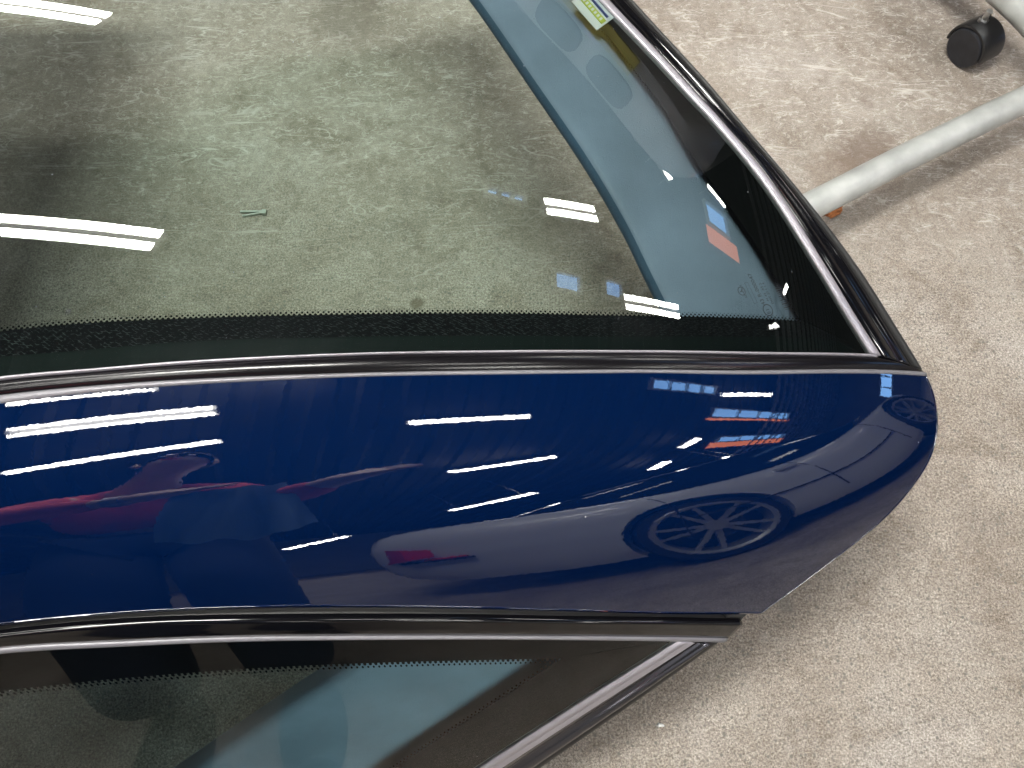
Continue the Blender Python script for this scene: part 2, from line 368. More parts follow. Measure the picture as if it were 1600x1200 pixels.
# ------------------------------------------------------------------ plan outlines of the hardtop (metres)
PL = {
'edge_a':[(-0.4656,0.1817),(-0.383,0.1979),(-0.3159,0.209),(-0.2469,0.2178),(-0.1226,0.231),(0.0,0.243),(0.112,0.2563),(0.2401,0.2737),(0.4522,0.3162)],
'edge_b':[(-0.4833,0.0334),(-0.3999,0.0472),(-0.3312,0.0552),(-0.2603,0.0607),(-0.1616,0.0648),(-0.0563,0.0667),(0.0597,0.068),(0.1656,0.0701),(0.2661,0.0751)],
'edge_r':[(0.4522,0.3162),(0.4617,0.2963),(0.4641,0.2645),(0.4551,0.2359),(0.4334,0.2052),(0.396,0.1676),(0.3389,0.1255),(0.2661,0.0751)],
'seal_a':[(-0.4669,0.1888),(-0.384,0.2046),(-0.3165,0.2143),(-0.2473,0.2223),(-0.1228,0.2346),(0.0,0.2468),(0.1121,0.2598),(0.2405,0.278),(0.451,0.3209)],
'bead_o':[(-0.469,0.1997),(-0.3857,0.2158),(-0.3179,0.2252),(-0.2485,0.2344),(-0.1234,0.2488),(0.0,0.2616),(0.1128,0.2748),(0.2419,0.2931),(0.3794,0.319)],
'bead_i':[(-0.4694,0.2021),(-0.3862,0.2187),(-0.3182,0.2277),(-0.2487,0.237),(-0.1235,0.2509),(0.0,0.2638),(0.1129,0.2772),(0.2421,0.2957),(0.369,0.32)],
'strip_i':[(0.0293,0.8041),(0.0972,0.7021),(0.1617,0.6199),(0.1878,0.5874),(0.214,0.5574),(0.2636,0.4931),(0.3159,0.4065),(0.3476,0.3559),(0.3728,0.3215)],
'strip_o':[(0.0361,0.8115),(0.1042,0.7089),(0.1689,0.6263),(0.1952,0.5937),(0.2216,0.5635),(0.2715,0.4989),(0.3241,0.4119),(0.3561,0.361),(0.3847,0.3236)],
'outer':[(0.0633,0.8194),(0.1361,0.7187),(0.1704,0.6721),(0.2172,0.613),(0.2632,0.5521),(0.3153,0.4918),(0.3745,0.4247),(0.4231,0.3617),(0.4547,0.3235)],
'frit_r':[(0.0219,0.804),(0.0732,0.696),(0.1031,0.6542),(0.1352,0.6045),(0.1601,0.564),(0.1865,0.5077),(0.214,0.4671),(0.2443,0.4201),(0.2651,0.3831),(0.2908,0.3403)],
'frit_b':[(-0.4824,0.2443),(-0.3961,0.2584),(-0.3358,0.2671),(-0.2548,0.2753),(-0.1264,0.2874),(0.0,0.3004),(0.1154,0.3134),(0.2908,0.3403)],
'hex_b':[(-0.4774,0.223),(-0.3921,0.2366),(-0.3322,0.244),(-0.2524,0.255),(-0.1252,0.2669),(0.0,0.2795),(0.1144,0.2925),(0.3477,0.3307)],
'glass_t':[(-0.6606,0.7269),(-0.395,0.7243),(-0.2034,0.746),(0.033,0.8079)],
'trim_l':[(-0.0891,0.8174),(-0.0247,0.7059),(0.0338,0.5998),(0.0913,0.4997),(0.1273,0.429),(0.1503,0.3755),(0.1761,0.319)],
'trim_r':[(0.063,0.8667),(0.1326,0.7563),(0.1948,0.6589),(0.2589,0.5647),(0.3052,0.4914),(0.338,0.4353),(0.3765,0.3535)],
'chan':[(-0.4868,0.0268),(-0.4031,0.0405),(-0.3107,0.0503),(-0.2141,0.055),(-0.057,0.059),(0.0604,0.0609),(0.2448,0.0661)],
'edge_b2':[(-0.4833,0.0334),(-0.3999,0.0472),(-0.3078,0.0574),(-0.2118,0.0627),(-0.0563,0.0667),(0.0597,0.068),(0.2513,0.0738)],
'side_c1':[(-0.4868,0.0268),(-0.4031,0.0405),(-0.3107,0.0503),(-0.2141,0.055),(-0.057,0.059),(0.0604,0.0609),(0.2448,0.0661)],
'side_c2':[(-0.493,0.016),(-0.4088,0.0297),(-0.317,0.0361),(-0.2187,0.0409),(-0.0583,0.0447),(0.0619,0.0469),(0.2335,0.0504)],
'side_c3':[(-0.4952,0.0124),(-0.4109,0.0261),(-0.3185,0.0329),(-0.2197,0.0381),(-0.0585,0.0422),(0.0622,0.0442),(0.2268,0.0466)],
'q_top':[(-0.4952,0.0124),(-0.4109,0.0261),(-0.3185,0.0329),(-0.2197,0.0381),(-0.1144,0.0407),(0.0,0.0429),(0.1731,0.0455)],
'q_diag':[(0.1731,0.0455),(0.0692,-0.0175),(-0.0367,-0.0845),(-0.1583,-0.1638)],
'q_rail1':[(0.1922,0.0461),(0.0897,-0.0177),(-0.0171,-0.0869),(-0.1379,-0.1682)],
'q_rail2':[(0.2135,0.0468),(0.1226,-0.0167),(0.0197,-0.0886),(-0.0982,-0.1732)],
'q_rail3':[(0.2268,0.0466),(0.1368,-0.0175),(0.0351,-0.0893),(-0.0826,-0.1755)],
'qf_t':[(-0.5145,-0.017),(-0.4299,-0.0056),(-0.3822,-0.0001),(-0.3325,0.005),(-0.2287,0.0131),(-0.1187,0.0186),(0.0511,0.0242)],
'qf_d':[(0.0511,0.0242),(-0.0334,-0.0268),(-0.1273,-0.0841),(-0.2439,-0.1578)],
'qt_l':[(-0.0973,0.0489),(-0.1468,0.0195),(-0.2284,-0.025),(-0.3274,-0.08),(-0.4538,-0.1515)],
'qt_r':[(0.1814,0.0561),(0.1513,0.0225),(0.0746,-0.0285),(-0.0157,-0.0915),(-0.1361,-0.1761)],
}
LAMPS = [
    ((-.98, .50, 3.2), (.06, .52, 3.2), 2, .075, 'added unseen double lamp straight over the pillar'),  # unseen key lamp, added to cast the shadow beside the inner trim
    ((3.2, 4.05, 3.2), (3.42, 3.72, 3.2), 1, .09, 'short lamp over the lifted car roof'),
    ((4.35, 4.15, 3.2), (4.75, 4.0, 3.2), 1, .06, 'slim short lamp beyond the lifted car'),
    ((6.6, 3.2, 3.2), (6.9, 3.5, 3.2), 1, .08, 'short lamp near the far wall'),
    ((-1.47, 0.2, 3.2), (-0.84, 0.27, 3.2), 1, 0.03, 'lamp nearest the rear window'),
    ((-1.42, -0.16, 3.2), (-0.52, -0.03, 3.2), 2, 0.04, 'double lamp over the roof side'),
    ((-1.4, -0.9, 3.2), (-0.46, -0.57, 3.2), 1, 0.08, 'single lamp over the left'),
    ((0.61, -0.33, 3.2), (1.5, -0.22, 3.2), 1, 0.08, 'single lamp just ahead of the pillar'),
    ((1.16, -2.02, 3.2), (2.06, -1.52, 3.2), 1, 0.08, 'single lamp ahead to the side'),
    ((1.31, -3.98, 2.3), (1.82, -2.8, 2.3), 1, 0.08, 'single lamp hung lower by the wall side'),
    ((-0.3, -7.95, 1.9), (0.37, -5.71, 1.9), 1, 0.08, 'long single lamp hung low far off'),
    ((-2.24, 1.91, 3.2), (-1.09, 1.67, 3.2), 2, 0.075, 'double lamp over the rear window'),
    ((-3.8, 4.97, 3.2), (-2.26, 4.26, 3.2), 2, 0.075, 'double lamp far across the hall'),
    ((1.54, 2.48, 3.2), (2.09, 2.59, 3.2), 2, 0.075, 'short double lamp over the lifted car'),
    ((2.39, 1.61, 3.2), (3.19, 1.71, 3.2), 2, 0.075, 'short double lamp beside the square roof windows'),
    ((4.16, 0.44, 3.2), (5.71, 0.62, 3.2), 1, 0.08, 'single lamp between the roof windows'),
    ((3.97, -1.43, 3.2), (4.13, -1.0, 3.2), 1, 0.15, 'stubby lamp ahead of the pillar'),
    ((4.13, -2.81, 3.2), (4.14, -2.26, 3.2), 1, 0.15, 'stubby lamp ahead further aside'),
    ((4.11, -1.61, 2.4), (4.61, -1.62, 2.4), 1, 0.08, 'short lamp hung low ahead'),
]
def ext(c, dx, first=True):
    """carry an outline further along the roof, to the left, by dx metres"""
    a = Vector((*c[0], 0)); out = []
    for k in (1, .5):
        x = a.x - dx * k; out.append((x, a.y + crease(x) - crease(a.x)))
    return out + list(c)
for k in ('edge_a', 'edge_b', 'edge_b2', 'seal_a', 'bead_o', 'bead_i', 'frit_b', 'hex_b', 'chan', 'side_c1', 'side_c2', 'side_c3', 'q_top', 'qf_t'):
    PL[k] = ext(PL[k], .35)
def up(c, tail):               # carry the rear edge further across the car
    return [(c[0][0] + tail[0] * 2, c[0][1] + tail[1] * 2), (c[0][0] + tail[0], c[0][1] + tail[1])] + list(c)
for k in ('strip_i', 'strip_o', 'outer', 'frit_r', 'trim_l', 'trim_r'):
    PL[k] = up(PL[k], (-.07, .16))

# ------------------------------------------------------------------ the garage: floor, walls, ceiling
def plane(name, x0, x1, y0, y1, z, mat, flip=False):
    vs = [(x0, y0, z), (x1, y0, z), (x1, y1, z), (x0, y1, z)]
    return tag(mesh(name, vs, [(3, 2, 1, 0) if flip else (0, 1, 2, 3)], mat, None, False), kind='structure')
plane('floor', -9, 12, -12, 12, 0, M['floor'])
def wall(name, a, b, h=4.4):
    m = MB(); a = Vector(a); b = Vector(b); d = b - a; n = int(d.length / .5); m.box(((a + b) / 2).to_3d() + Vector((0, 0, h / 2)), (abs(d.x) + .2, abs(d.y) + .2, h))
    return tag(m.build(name, M['wall']), kind='structure')
wall('wall_back', (-9, 12), (12, 12)); wall('wall_front', (-9, -12), (12, -12)); wall('wall_left', (-9, -12), (-9, 12)); wall('wall_right', (12, -12), (12, 12))
cm = MB()
HC = 3.42
vs = []; fs = []; xs_ = []
x = -9.
while x < 12: xs_ += [(x, 0), (x + .12, 0), (x + .16, .03), (x + .26, .03)]; x += .30
for y in (-12, 12):
    for (x, dz) in xs_: vs.append((x, y, HC + dz))
n_ = len(xs_); fs = [(i, i + n_, i + n_ + 1, i + 1) for i in range(n_ - 1)]
ceil_o = tag(mesh('ceiling', vs, fs, M['ceiling'], None, False), kind='structure')
for k in range(16):            # pale purlins under the sheet, further down the hall
    m = MB(); x = 6.4 + k * .34; m.box((x, 0, HC - .02), (.05, 20, .07)); m.build('purlin', M['purlin'], ceil_o)

# ------------------------------------------------------------------ lamps
def batten(a, b, label, group='ceiling light fittings', bars=2, w=.07):
    gap = .06 if w < .06 else .05
    if bars == 2 and w > .06: w = .066
    a = Vector(a); b = Vector(b); c = (a + b) / 2; d = b - a; ln = d.length; rz = math.atan2(d.y, d.x); rot = Matrix.Rotation(rz, 3, 'Z')
    t = empty('light_fitting', c, label, 'ceiling light', group)
    tw = w * bars + gap * (bars - 1)
    MB().box(c + Vector((0, 0, .035)), (ln + .04, tw * .9, .05), rot).build('housing', M['housing'], t)
    for k in range(bars):
        yy = (k - (bars - 1) / 2) * (w + gap)
        MB().box(c + rot @ Vector((0, yy, 0)), (ln, w, .022), rot).build('diffuser', M['lamp' if 'straight over' in label else 'lamp_side' if c.y < -1.5 else 'lamp_mid' if (c.x < -.3 and c.y > 1) else 'lamp_dim'], t)
    for s in (-1, 1):
        MB().cyl(c + rot @ Vector((s * ln * .4, 0, .05)), (*(c + rot @ Vector((s * ln * .4, 0, 0))).xy, HC + .02), .006, 8).build('hanger', M['zinc'], t)
    return t
H0 = 3.2
for a, b, bars, w, lb in LAMPS:
    batten(a, b, lb, bars=bars, w=w)

# ------------------------------------------------------------------ the hardtop
top = empty('hardtop', (0, .4, .5), 'dark blue car hardtop with rear window and quarter window resting on a wheeled stand', 'car hardtop')
coons('pillar_panel', body, PL['edge_a'], PL['edge_b'], [PL['edge_a'][0], PL['edge_b'][0]], PL['edge_r'], M['paint'], top, 460, 130, roll=.005)
strip('panel_lining', body, PL['edge_a'], PL['edge_b'], [(.02, -.022), (.5, -.024), (.97, -.022)], M['leather_dark'], top, 120)
# rear window
gl = coons('rear_glass', pane, PL['bead_i'], [(-.85, .80)] + [(-.55, 1.05), (-.3, 1.1), (-.2, 1.12), (-.1108, 1.1241)],
           [PL['bead_i'][0], (-.85, .80)], PL['strip_i'][::-1], M['glass'], top, 200, 160)
strip('frit', pane, PL['frit_b'], PL['bead_o'], [(0, -.004), (.5, -.004), (1, -.004)], M['frit_green'], gl, 200)
strip('frit', pane, PL['frit_r'], PL['strip_o'], [(0, -.004), (.5, -.004), (1, -.004)], M['frit'], gl, 200)
strip('frit', pane, [(.285, .3432), (.3794, .3172)], [(.298, .3452), (.3885, .3255)], [(0, -.0045), (1, -.0045)], M['frit'], gl, 60)
strip('adhesive_band', pane, PL['frit_b'], PL['hex_b'], [(0.015, -.0034), (.5, -.0034), (.97, -.0034)], M['hexb'], gl, 200)
def dots(name, Z, curve, rows, pitch, parent, h, side=1):
    ln = 0; P = [Vector(p) for p in spline(curve, 400)]
    for i in range(1, 400): ln += (P[i] - P[i - 1]).length
    n = int(ln / pitch); Q = spline(curve, n * 2 + 1); vs = []; fs = []
    for (o_, r_, par) in rows:
        for i in range(par, n * 2 + 1, 2):
            t = (Q[min(i + 1, n * 2)] - Q[max(i - 1, 0)]).normalized(); q = Q[i] + Vector((-t.y, t.x)) * o_ * side; c0 = len(vs)
            for k in range(10):
                an = k * math.pi / 5; vs.append(on(Z, (q.x + r_ * math.cos(an), q.y + r_ * math.sin(an)), h))
            fs.append(tuple(range(c0, c0 + 10)))
    o = mesh(name, vs, fs, M['frit'], parent, False); o['kind'] = 'stuff'; return o
dots('frit_dots', pane, PL['frit_b'], [(0, .00125, 0), (.0021, .00092, 1), (.0040, .00042, 0)], .0042, gl, -.0035)
dots('frit_dots', pane, PL['frit_r'], [(0, .00125, 0), (.0021, .00092, 1), (.0040, .00042, 0)], .0042, gl, -.0035, side=-1)
# mouldings between glass and panel
strip('glass_bead', body, PL['bead_i'], PL['bead_o'], arc(.000, .0016, 6), M['bright'], top)
strip('roof_moulding', body, PL['bead_o'], PL['seal_a'], arc(-.0012, .0010, 14), M['satinblack'], top, 300)
strip('panel_seal', body, PL['seal_a'], PL['edge_a'], arc(-.0005, .0012, 6), M['seal'], top)
# rear edge: bright strip, two gloss rails and the outer seal
strip('bright_strip', pane, PL['strip_i'], PL['strip_o'], arc(.002, .0035, 6, skirt=.008), M['bright'], top)
rail = [(0, -.006), (.02, -.004), (.08, -.0035), (.11, -.001), (.13, .0006), (.16, .0010), (.24, .0009), (.34, .0002), (.42, -.0006), (.46, -.0008), (.49, .0008), (.52, .0014), (.58, .0014), (.66, .0008), (.72, -.0004), (.76, -.002)]
strip('rear_rail', pane, PL['strip_o'], PL['outer'], rail, M['gloss'], top, 260)
strip('rear_seal', pane, PL['strip_o'], PL['outer'], [(.74, -.004), (.75, .001), (.80, .0035), (.86, .003), (.93, -.001), (.98, -.008), (1., -.018), (.97, -.03)], M['rubber'], top, 260)
# inner trim below the rear window
strip('inner_trim', pane, PL['trim_l'], PL['trim_r'], [(.01, -.05), (-.01, -.048), (-.018, -.042), (-.012, -.034), (.02, -.0305), (.06, -.03), (.25, -.026), (.5, -.016), (.7, -.010), (.86, -.008), (.87, -.02)], M['leather'], top, 200)
strip('inner_trim_edge', pane, PL['trim_l'], PL['trim_r'], [(.0, -.046), (-.02, -.046), (-.03, -.042), (-.028, -.037), (-.015, -.033)], M['leather_dark'], top, 200)
# quarter window

# roof skin beyond the rear window, out to the left
def roof_patch(name, h, mat, x0=-.70, x1=-1.15):
    vs = []; fs = []; nx, ny = 20, 50
    for i in range(nx):
        for j in range(ny):
            x = x0 + (x1 - x0) * i / (nx - 1) + .05 * (1 - (1 - j / (ny - 1)) ** 2) * 0; y = crease(x) - .0 + (1.15 - crease(x)) * j / (ny - 1); vs.append(on(pane, (x, y), h))
    for i in range(nx - 1):
        for j in range(ny - 1): fs.append((i * ny + j, i * ny + j + 1, (i + 1) * ny + j + 1, (i + 1) * ny + j))
    return mesh(name, vs, face_up(vs, fs, 10), mat, top)
roof_patch('roof_skin', .005, M['paint']); roof_patch('roof_lining', -.02, M['leather_dark'])
QB = [PL['q_top'][0], (-.85, -.26), (-.70, -.27), (-.45, -.24), (-.1583 - .08, -.1638 - .053)]
qd = PL['q_diag'] + [(-.1583 - .08, -.1638 - .053)]
def more(c): a = c[-1]; return list(c) + [(a[0] - .08, a[1] - .053)]
qg = coons('quarter_glass', body, PL['q_top'], QB[1:], [PL['q_top'][0], (-.85, -.26)], qd, M['sglass'], top, 160, 70, h=-.001)
strip('frit', body, PL['q_top'], PL['qf_t'], [(0, -.005), (.5, -.005), (1, -.005)], M['frit'], qg, 160)
strip('frit', body, qd, more(PL['qf_d']), [(0, -.005), (.5, -.005), (1, -.005)], M['frit'], qg, 100)
dots('frit_dots', body, PL['qf_t'], [(0, .0015, 0), (.0026, .0010, 1)], .0049, qg, -.0044, side=-1)
dots('frit_dots', body, PL['qf_d'], [(0, .0015, 0), (.0026, .0010, 1)], .0049, qg, -.0044, side=-1)
# channel, gutter trim and seal above the quarter glass
strip('channel', body, PL['edge_b2'], PL['chan'], [(-.1, -.004), (.02, -.009), (.5, -.011), (.9, -.009), (1.05, -.002)], M['rubber'], top)
strip('quarter_moulding', body, PL['side_c1'], PL['side_c2'], [(0, -.006), (.0, -.001), (.04, .0015), (.10, .0022), (.2, .0018), (.5, .0012), (.8, .0006), (1, -.0006), (1, -.006)], M['gloss'], top, 300)
strip('quarter_seal', body, PL['side_c2'], PL['side_c3'], arc(0, .0014, 6), M['seal'], top)
# rear rail of the quarter window
r1, r2, r3 = (more(PL[k]) for k in ('q_rail1', 'q_rail2', 'q_rail3'))
strip('quarter_rail', body, qd, r1, [(0, -.004), (.02, .0008), (.2, .0018), (.45, .0015), (.55, .0004), (.65, .0006), (1, .0012)], M['bright'], top, 140)
strip('quarter_rail', body, r1, r2, [(0, .0008), (.15, .0006), (.3, -.0012), (.42, -.0012), (.55, .002), (.7, .0042), (.85, .0038), (1., .001)], M['satin'], top, 140)
strip('quarter_rail_seal', body, r2, r3, [(-.05, .0), (.2, .0012), (.6, .0005), (.9, -.003), (1., -.010), (.9, -.02)], M['rubber'], top, 140)
# rubber end pieces where channel and mouldings run out
strip('channel_end', body, [(.2255, .0690), (.2437, .0718), (.2513, .0736)], [(.226, .0665), (.238, .0663), (.2448, .0664)], arc(-.006, -.002, 6), M['rubber'], top, 20)
# lining behind the quarter window
low = lambda x, y: body(x, y) - .05
sl = strip('quarter_trim', low, PL['qt_l'], PL['qt_r'], [(0, -.03), (-.01, -.012), (0., -.004), (.03, -.001), (.08, 0), (.4, .002), (.7, .0), (1., -.002)], M['leather_lit'], top, 120)

# printed marks on the rear window
def stamp(name, kind, c, d, size, text=None, parent=gl, mat=None):
    """flat print lying on the inner face of the pane; d = reading direction in plan"""
    n = nrm(pane, *c); ux = Vector((d[0], d[1], 0)); ux = (ux - n * ux.dot(n)).normalized(); uy = n.cross(ux)
    base = on(pane, c, .0006); vs = []; fs = []
    def P(a, b): q = base + ux * a * size + uy * b * size; return Vector((q.x, q.y, pane(q.x, q.y))) + n * .0005
    if kind == 'text':
        cu = bpy.data.curves.new(name, 'FONT'); cu.body = text; cu.size = 1; cu.align_x = 'LEFT'; cu.resolution_u = 3
        o = bpy.data.objects.new(name, cu); link(o); bpy.context.view_layer.update()
        me = bpy.data.meshes.new_from_object(o.evaluated_get(bpy.context.evaluated_depsgraph_get())); bpy.data.objects.remove(o)
        vs = [P(v.co.x, v.co.y) for v in me.vertices]; fs = [tuple(p.vertices) for p in me.polygons]
    else:
        def ring(cx, cy, r0, r1, asp=1., n_=36):
            b = len(vs)
            for k in range(n_):
                a = 2 * math.pi * k / n_
                vs.append(P(cx + r0 * math.cos(a) * asp, cy + r0 * math.sin(a))); vs.append(P(cx + r1 * math.cos(a) * asp, cy + r1 * math.sin(a)))
            for k in range(n_): j = (k + 1) % n_; fs.append((b + 2 * k, b + 2 * k + 1, b + 2 * j + 1, b + 2 * j))
        def poly_(ps): b = len(vs); vs.extend(P(*p) for p in ps); fs.append(tuple(range(b, b + len(ps))))
        if kind == 'ring': ring(0, 0, .86, 1.)
        if kind == 'star':
            ring(0, 0, .84, 1.)
            for k in range(3):
                a = R(90 + 120 * k); poly_([(.86 * math.cos(a), .86 * math.sin(a)), (.13 * math.cos(a + 1.05), .13 * math.sin(a + 1.05)), (0, 0), (.13 * math.cos(a - 1.05), .13 * math.sin(a - 1.05))])
        if kind == 'box':
            w, h, t = 3.1, .62, .07
            poly_([(-w, -h), (w, -h), (w, -h + t), (-w, -h + t)]); poly_([(-w, h - t), (w, h - t), (w, h), (-w, h)])
            poly_([(-w, -h), (-w + t, -h), (-w + t, h), (-w, h)]); poly_([(w - t, -h), (w, -h), (w, h), (w - t, h)])
        if kind == 'bars':
            x_ = 0
            for k, wd in enumerate([.35, .8, .3, .9, .4, .8, .3, .8, .35, .5, .9, 1.0, .3, .3]):
                poly_([(x_, 0), (x_ + wd * .55, 0), (x_ + wd * .55, 4.6), (x_, 4.6)]); x_ += wd * .55 + .75
        if kind == 'ticks':
            poly_([(0, 0), (4, 0), (4, .3), (0, .3)]); poly_([(1.4, -2.8), (1.7, -2.8), (1.7, 0), (1.4, 0)])
            for x_ in (.3, 2.4, 3.0, 3.6): poly_([(x_, -1.9), (x_ + .3, -1.9), (x_ + .3, -.6), (x_, -.6)])
    return mesh(name, vs, fs, mat or M['print_'], parent, False)
RD = (-.010, .0205)
stamp('maker_mark', 'star', (.2209, .3557), (-.0137, .0205), .0046)
stamp('frame_mark', 'box', (.2310, .3560), (-.0105, .0205), .0036)
stamp('lettering', 'text', (.2268, .3500), (-.0105, .0205), .0038, 'SECURIT')
stamp('lettering', 'text', (.2462, .3470), (-.0105, .0205), .0066, '43 R-000047')
stamp('lettering', 'text', (.2510, .3520), (-.0105, .0205), .0043, 'M 43  AS 2')
stamp('lettering', 'text', (.2560, .3500), (-.0105, .0205), .0040, 'DOT 27 1 1 4')
stamp('approval_ring', 'ring', (.2482, .3415), (1, 0), .0062)
stamp('lettering', 'text', (.2513, .3385), (-.0105, .0205), .0062, 'E1')
stamp('bar_code', 'bars', (.2750, .3490), (-.0095, .0205), .0019)
stamp('tick_mark', 'ticks', (-.3495, .2715), (.001, .01), .0014)
# reflection of a number plate, painted as a small card under the pane
def card(name, u0, u1, v0, v1, mat, h, par):
    a, b, d = Vector((.065, .6925)), Vector((.0896, .7247)), Vector((.091, .6544))
    q = [a + (b - a) * v + (d - a) * u for u, v in ((u0, v0), (u1, v0), (u1, v1), (u0, v1))]
    up_ = [on(pane, p_, h) for p_ in q]; dn = [on(pane, p_, h - .0006) for p_ in q]
    return mesh(name, up_ + dn, [(0, 1, 2, 3), (7, 6, 5, 4), (0, 4, 5, 1), (1, 5, 6, 2), (2, 6, 7, 3), (3, 7, 4, 0)], mat, par, False)
M['card'] = simple('card_white', (.62, .60, .68), .5); M['lime'] = simple('card_lime', (.42, .46, .06), .5); M['navy'] = simple('card_navy', (.02, .03, .16), .5); M['ochre'] = simple('card_ochre', (.6, .33, .04), .5)
cd = card('plate_reflection', 0, 1, 0, 1, M['card'], -.0012, None)
tag(cd, 'number plate reflection painted as a small white card with lime and navy stripes at the top rear edge of the window', 'plate_reflection')
card('printed_stripe', .05, .95, .30, .52, M['lime'], -.0006, cd); card('printed_stripe', .12, .9, .62, .70, M['navy'], -.0006, cd); card('printed_stripe', .0, .6, .86, .97, M['ochre'], -.0006, cd)
for k in range(7): card('printed_stripe', .14 + k * .11, .20 + k * .11, .34, .46, M['card'], -.0003, cd)
# foam crumb on the pane
def blob(name, c, r, Z, n_=14, sq=(1, 1, .6), seed=1, h=0):
    rnd = random.Random(seed); m = MB(); vs = []; fs = []; k = 7; ph = [rnd.random() * 6 for _ in range(6)]
    for i in range(k + 1):
        for j in range(n_):
            a = math.pi * i / k; b = 2 * math.pi * j / n_; d = Vector((math.sin(a) * math.cos(b), math.sin(a) * math.sin(b), math.cos(a)))
            rr = r * (1 + .22 * math.sin(3 * d.x * 2 + ph[0]) + .2 * math.sin(4 * d.y + ph[1]) + .12 * math.sin(9 * d.z + 5 * d.x + ph[2]))
            vs.append(Vector(c) + Vector((d.x * rr * sq[0], d.y * rr * sq[1], d.z * rr * sq[2])))
    for i in range(k):
        for j in range(n_): q = (j + 1) % n_; fs.append((i * n_ + j, (i + 1) * n_ + j, (i + 1) * n_ + q, i * n_ + q))
    return m.add(vs, fs)
pz = on(pane, (.2535, .3255), .002)
b1 = blob('a', pz, .0032, pane, seed=3); b2 = blob('b', on(pane, (.2485, .3235), .0015), .0022, pane, seed=5); b1.add(b2.v, b2.f)
tag(b1.build('foam_crumb', M['white'], None, True), 'tiny white foam crumb stuck on the black edge of the rear window', 'crumb')

# ------------------------------------------------------------------ wheeled stand
st = empty('hardtop_stand', (.62, .95, 0), 'grey painted tube stand on black castors carrying the hardtop', 'stand')
TZ = .12
u_path = spline([(.28, .62, .10), (.36, .690, TZ), (.497, .757, TZ), (.70, .870, TZ), (.86, .956, TZ), (.965, 1.013, TZ), (1.012, 1.06, TZ), (1.013, 1.126, TZ), (.983, 1.205, TZ), (.931, 1.292, TZ), (.83, 1.43, TZ), (.60, 1.68, TZ), (.3, 2.0, TZ)], 150)
MB().tube(u_path, .0245, 28).build('frame_tube', M['tube'], st, True, 60)
MB().tube(spline([(.30, .632, .10), (.24, .60, .28), (.20, .56, .49)], 16), .012, 14).build('support_arm', M['tube'], st, True, 60)
MB().tube(spline([(.30, 2.0, .12), (.12, 1.7, .3), (.02, 1.35, .54)], 16), .02, 14).build('support_arm', M['tube'], st, True, 60)
MB().tube(spline([(.28, .62, .10), (-.05, .60, .05), (-.75, .45, .05)], 16), .0 + .012, 14) if False else None
def castor(cx, cy, ang, parent):
    a = Vector((math.cos(ang), math.sin(ang), 0)); c = Vector((cx, cy, .0395)); r = .0395
    f = Vector((-a.y, a.x, 0))
    hood = MB(); vs = []; fs = []; n_ = 30
    sect = [(-.028, .041), (-.028, .045), (-.020, .0465), (.020, .0465), (.028, .045), (.028, .041)]
    for i in range(n_ + 1):
        an = R(-12 + 195 * i / n_); d = f * math.cos(an) + Vector((0, 0, 1)) * math.sin(an)
        for (o_, rr) in sect: vs.append(c + a * o_ + d * rr)
    for i in range(n_):
        for k in range(6): j = (k + 1) % 6; fs.append((i * 6 + k, i * 6 + j, (i + 1) * 6 + j, (i + 1) * 6 + k))
    fs.append(tuple(range(6))); fs.append(tuple(range(n_ * 6, n_ * 6 + 6))[::-1])
    hood.add(vs, fs); hood.cyl(c - a * .009, c + a * .009, .0405, 32)
    cs = empty('castor', c); cs.parent = parent; cs.location = c - parent.location; bpy.context.view_layer.update()
    hood.build('hood', M['plastic'], cs, True, 40)
    for s in (-1, 1):
        w = MB(); p0 = c + a * s * .0095; p1 = c + a * s * .031
        w.cyl(p0, p1, r, 40, prof=[(0, r - .002), (.06, r), (.80, r), (.93, r - .001), (1.0, r - .0035), (.985, r - .006), (.97, r - .008), (.985, .010), (.985, .001)])
        w.build('wheel', M['disc'], cs, True, 35)
    s0 = c + f * .012 + Vector((0, 0, .039))
    MB().cyl(s0, s0 + Vector((0, 0, .03)), .006, 16, prof=[(0, .0095), (.35, .0095), (.4, .006), (1, .006)]).build('stem', M['zinc'], cs, True, 40)
castor(.937, 1.214, math.atan2(.5, .866), st)
castor(.26, 2.05, .4, st); castor(.31, .60, 1.2, st)

# ------------------------------------------------------------------ litter on the floor
lm = MB(); rnd = random.Random(4)
for k in range(9):
    a = rnd.uniform(-.3, .7); ln = rnd.uniform(.008, .02); x = .600 + rnd.uniform(-.016, .016); y = .831 + rnd.uniform(-.008, .008); h = rnd.uniform(.002, .007); wd = rnd.uniform(.003, .006)
    d = Vector((math.cos(a), math.sin(a), 0)); p = Vector((-d.y, d.x, 0)); c = Vector((x, y, h))
    vs = [c - d * ln, c - d * ln * .3 + p * wd, c + d * ln * .4 + p * wd * .7 + Vector((0, 0, .003)), c + d * ln, c + d * ln * .4 - p * wd, c - d * ln * .4 - p * wd * .8 + Vector((0, 0, .002))]
    lm.add(vs + [v - Vector((0, 0, .0008)) for v in vs], [(0, 5, 4, 3, 2, 1), (6, 7, 8, 9, 10, 11)] + [(i, (i + 1) % 6, 6 + (i + 1) % 6, 6 + i) for i in range(6)])
tag(lm.build('dried_leaf', M['leaf']), 'crumpled orange brown dry leaf scrap on the concrete below the grey tube', 'leaf')
sb_ = MB(); sb_.box((-.488, .833, .004), (.046, .0035, .004), Matrix.Rotation(.02, 3, 'Z')); sb_.box((-.486, .827, .004), (.040, .003, .004), Matrix.Rotation(.22, 3, 'Z')); sb_.box((-.466, .831, .005), (.008, .009, .006))
tag(sb_.build('metal_clip', M['steelbit']), 'small pale metal clip lying on the floor seen through the rear window', 'clip')
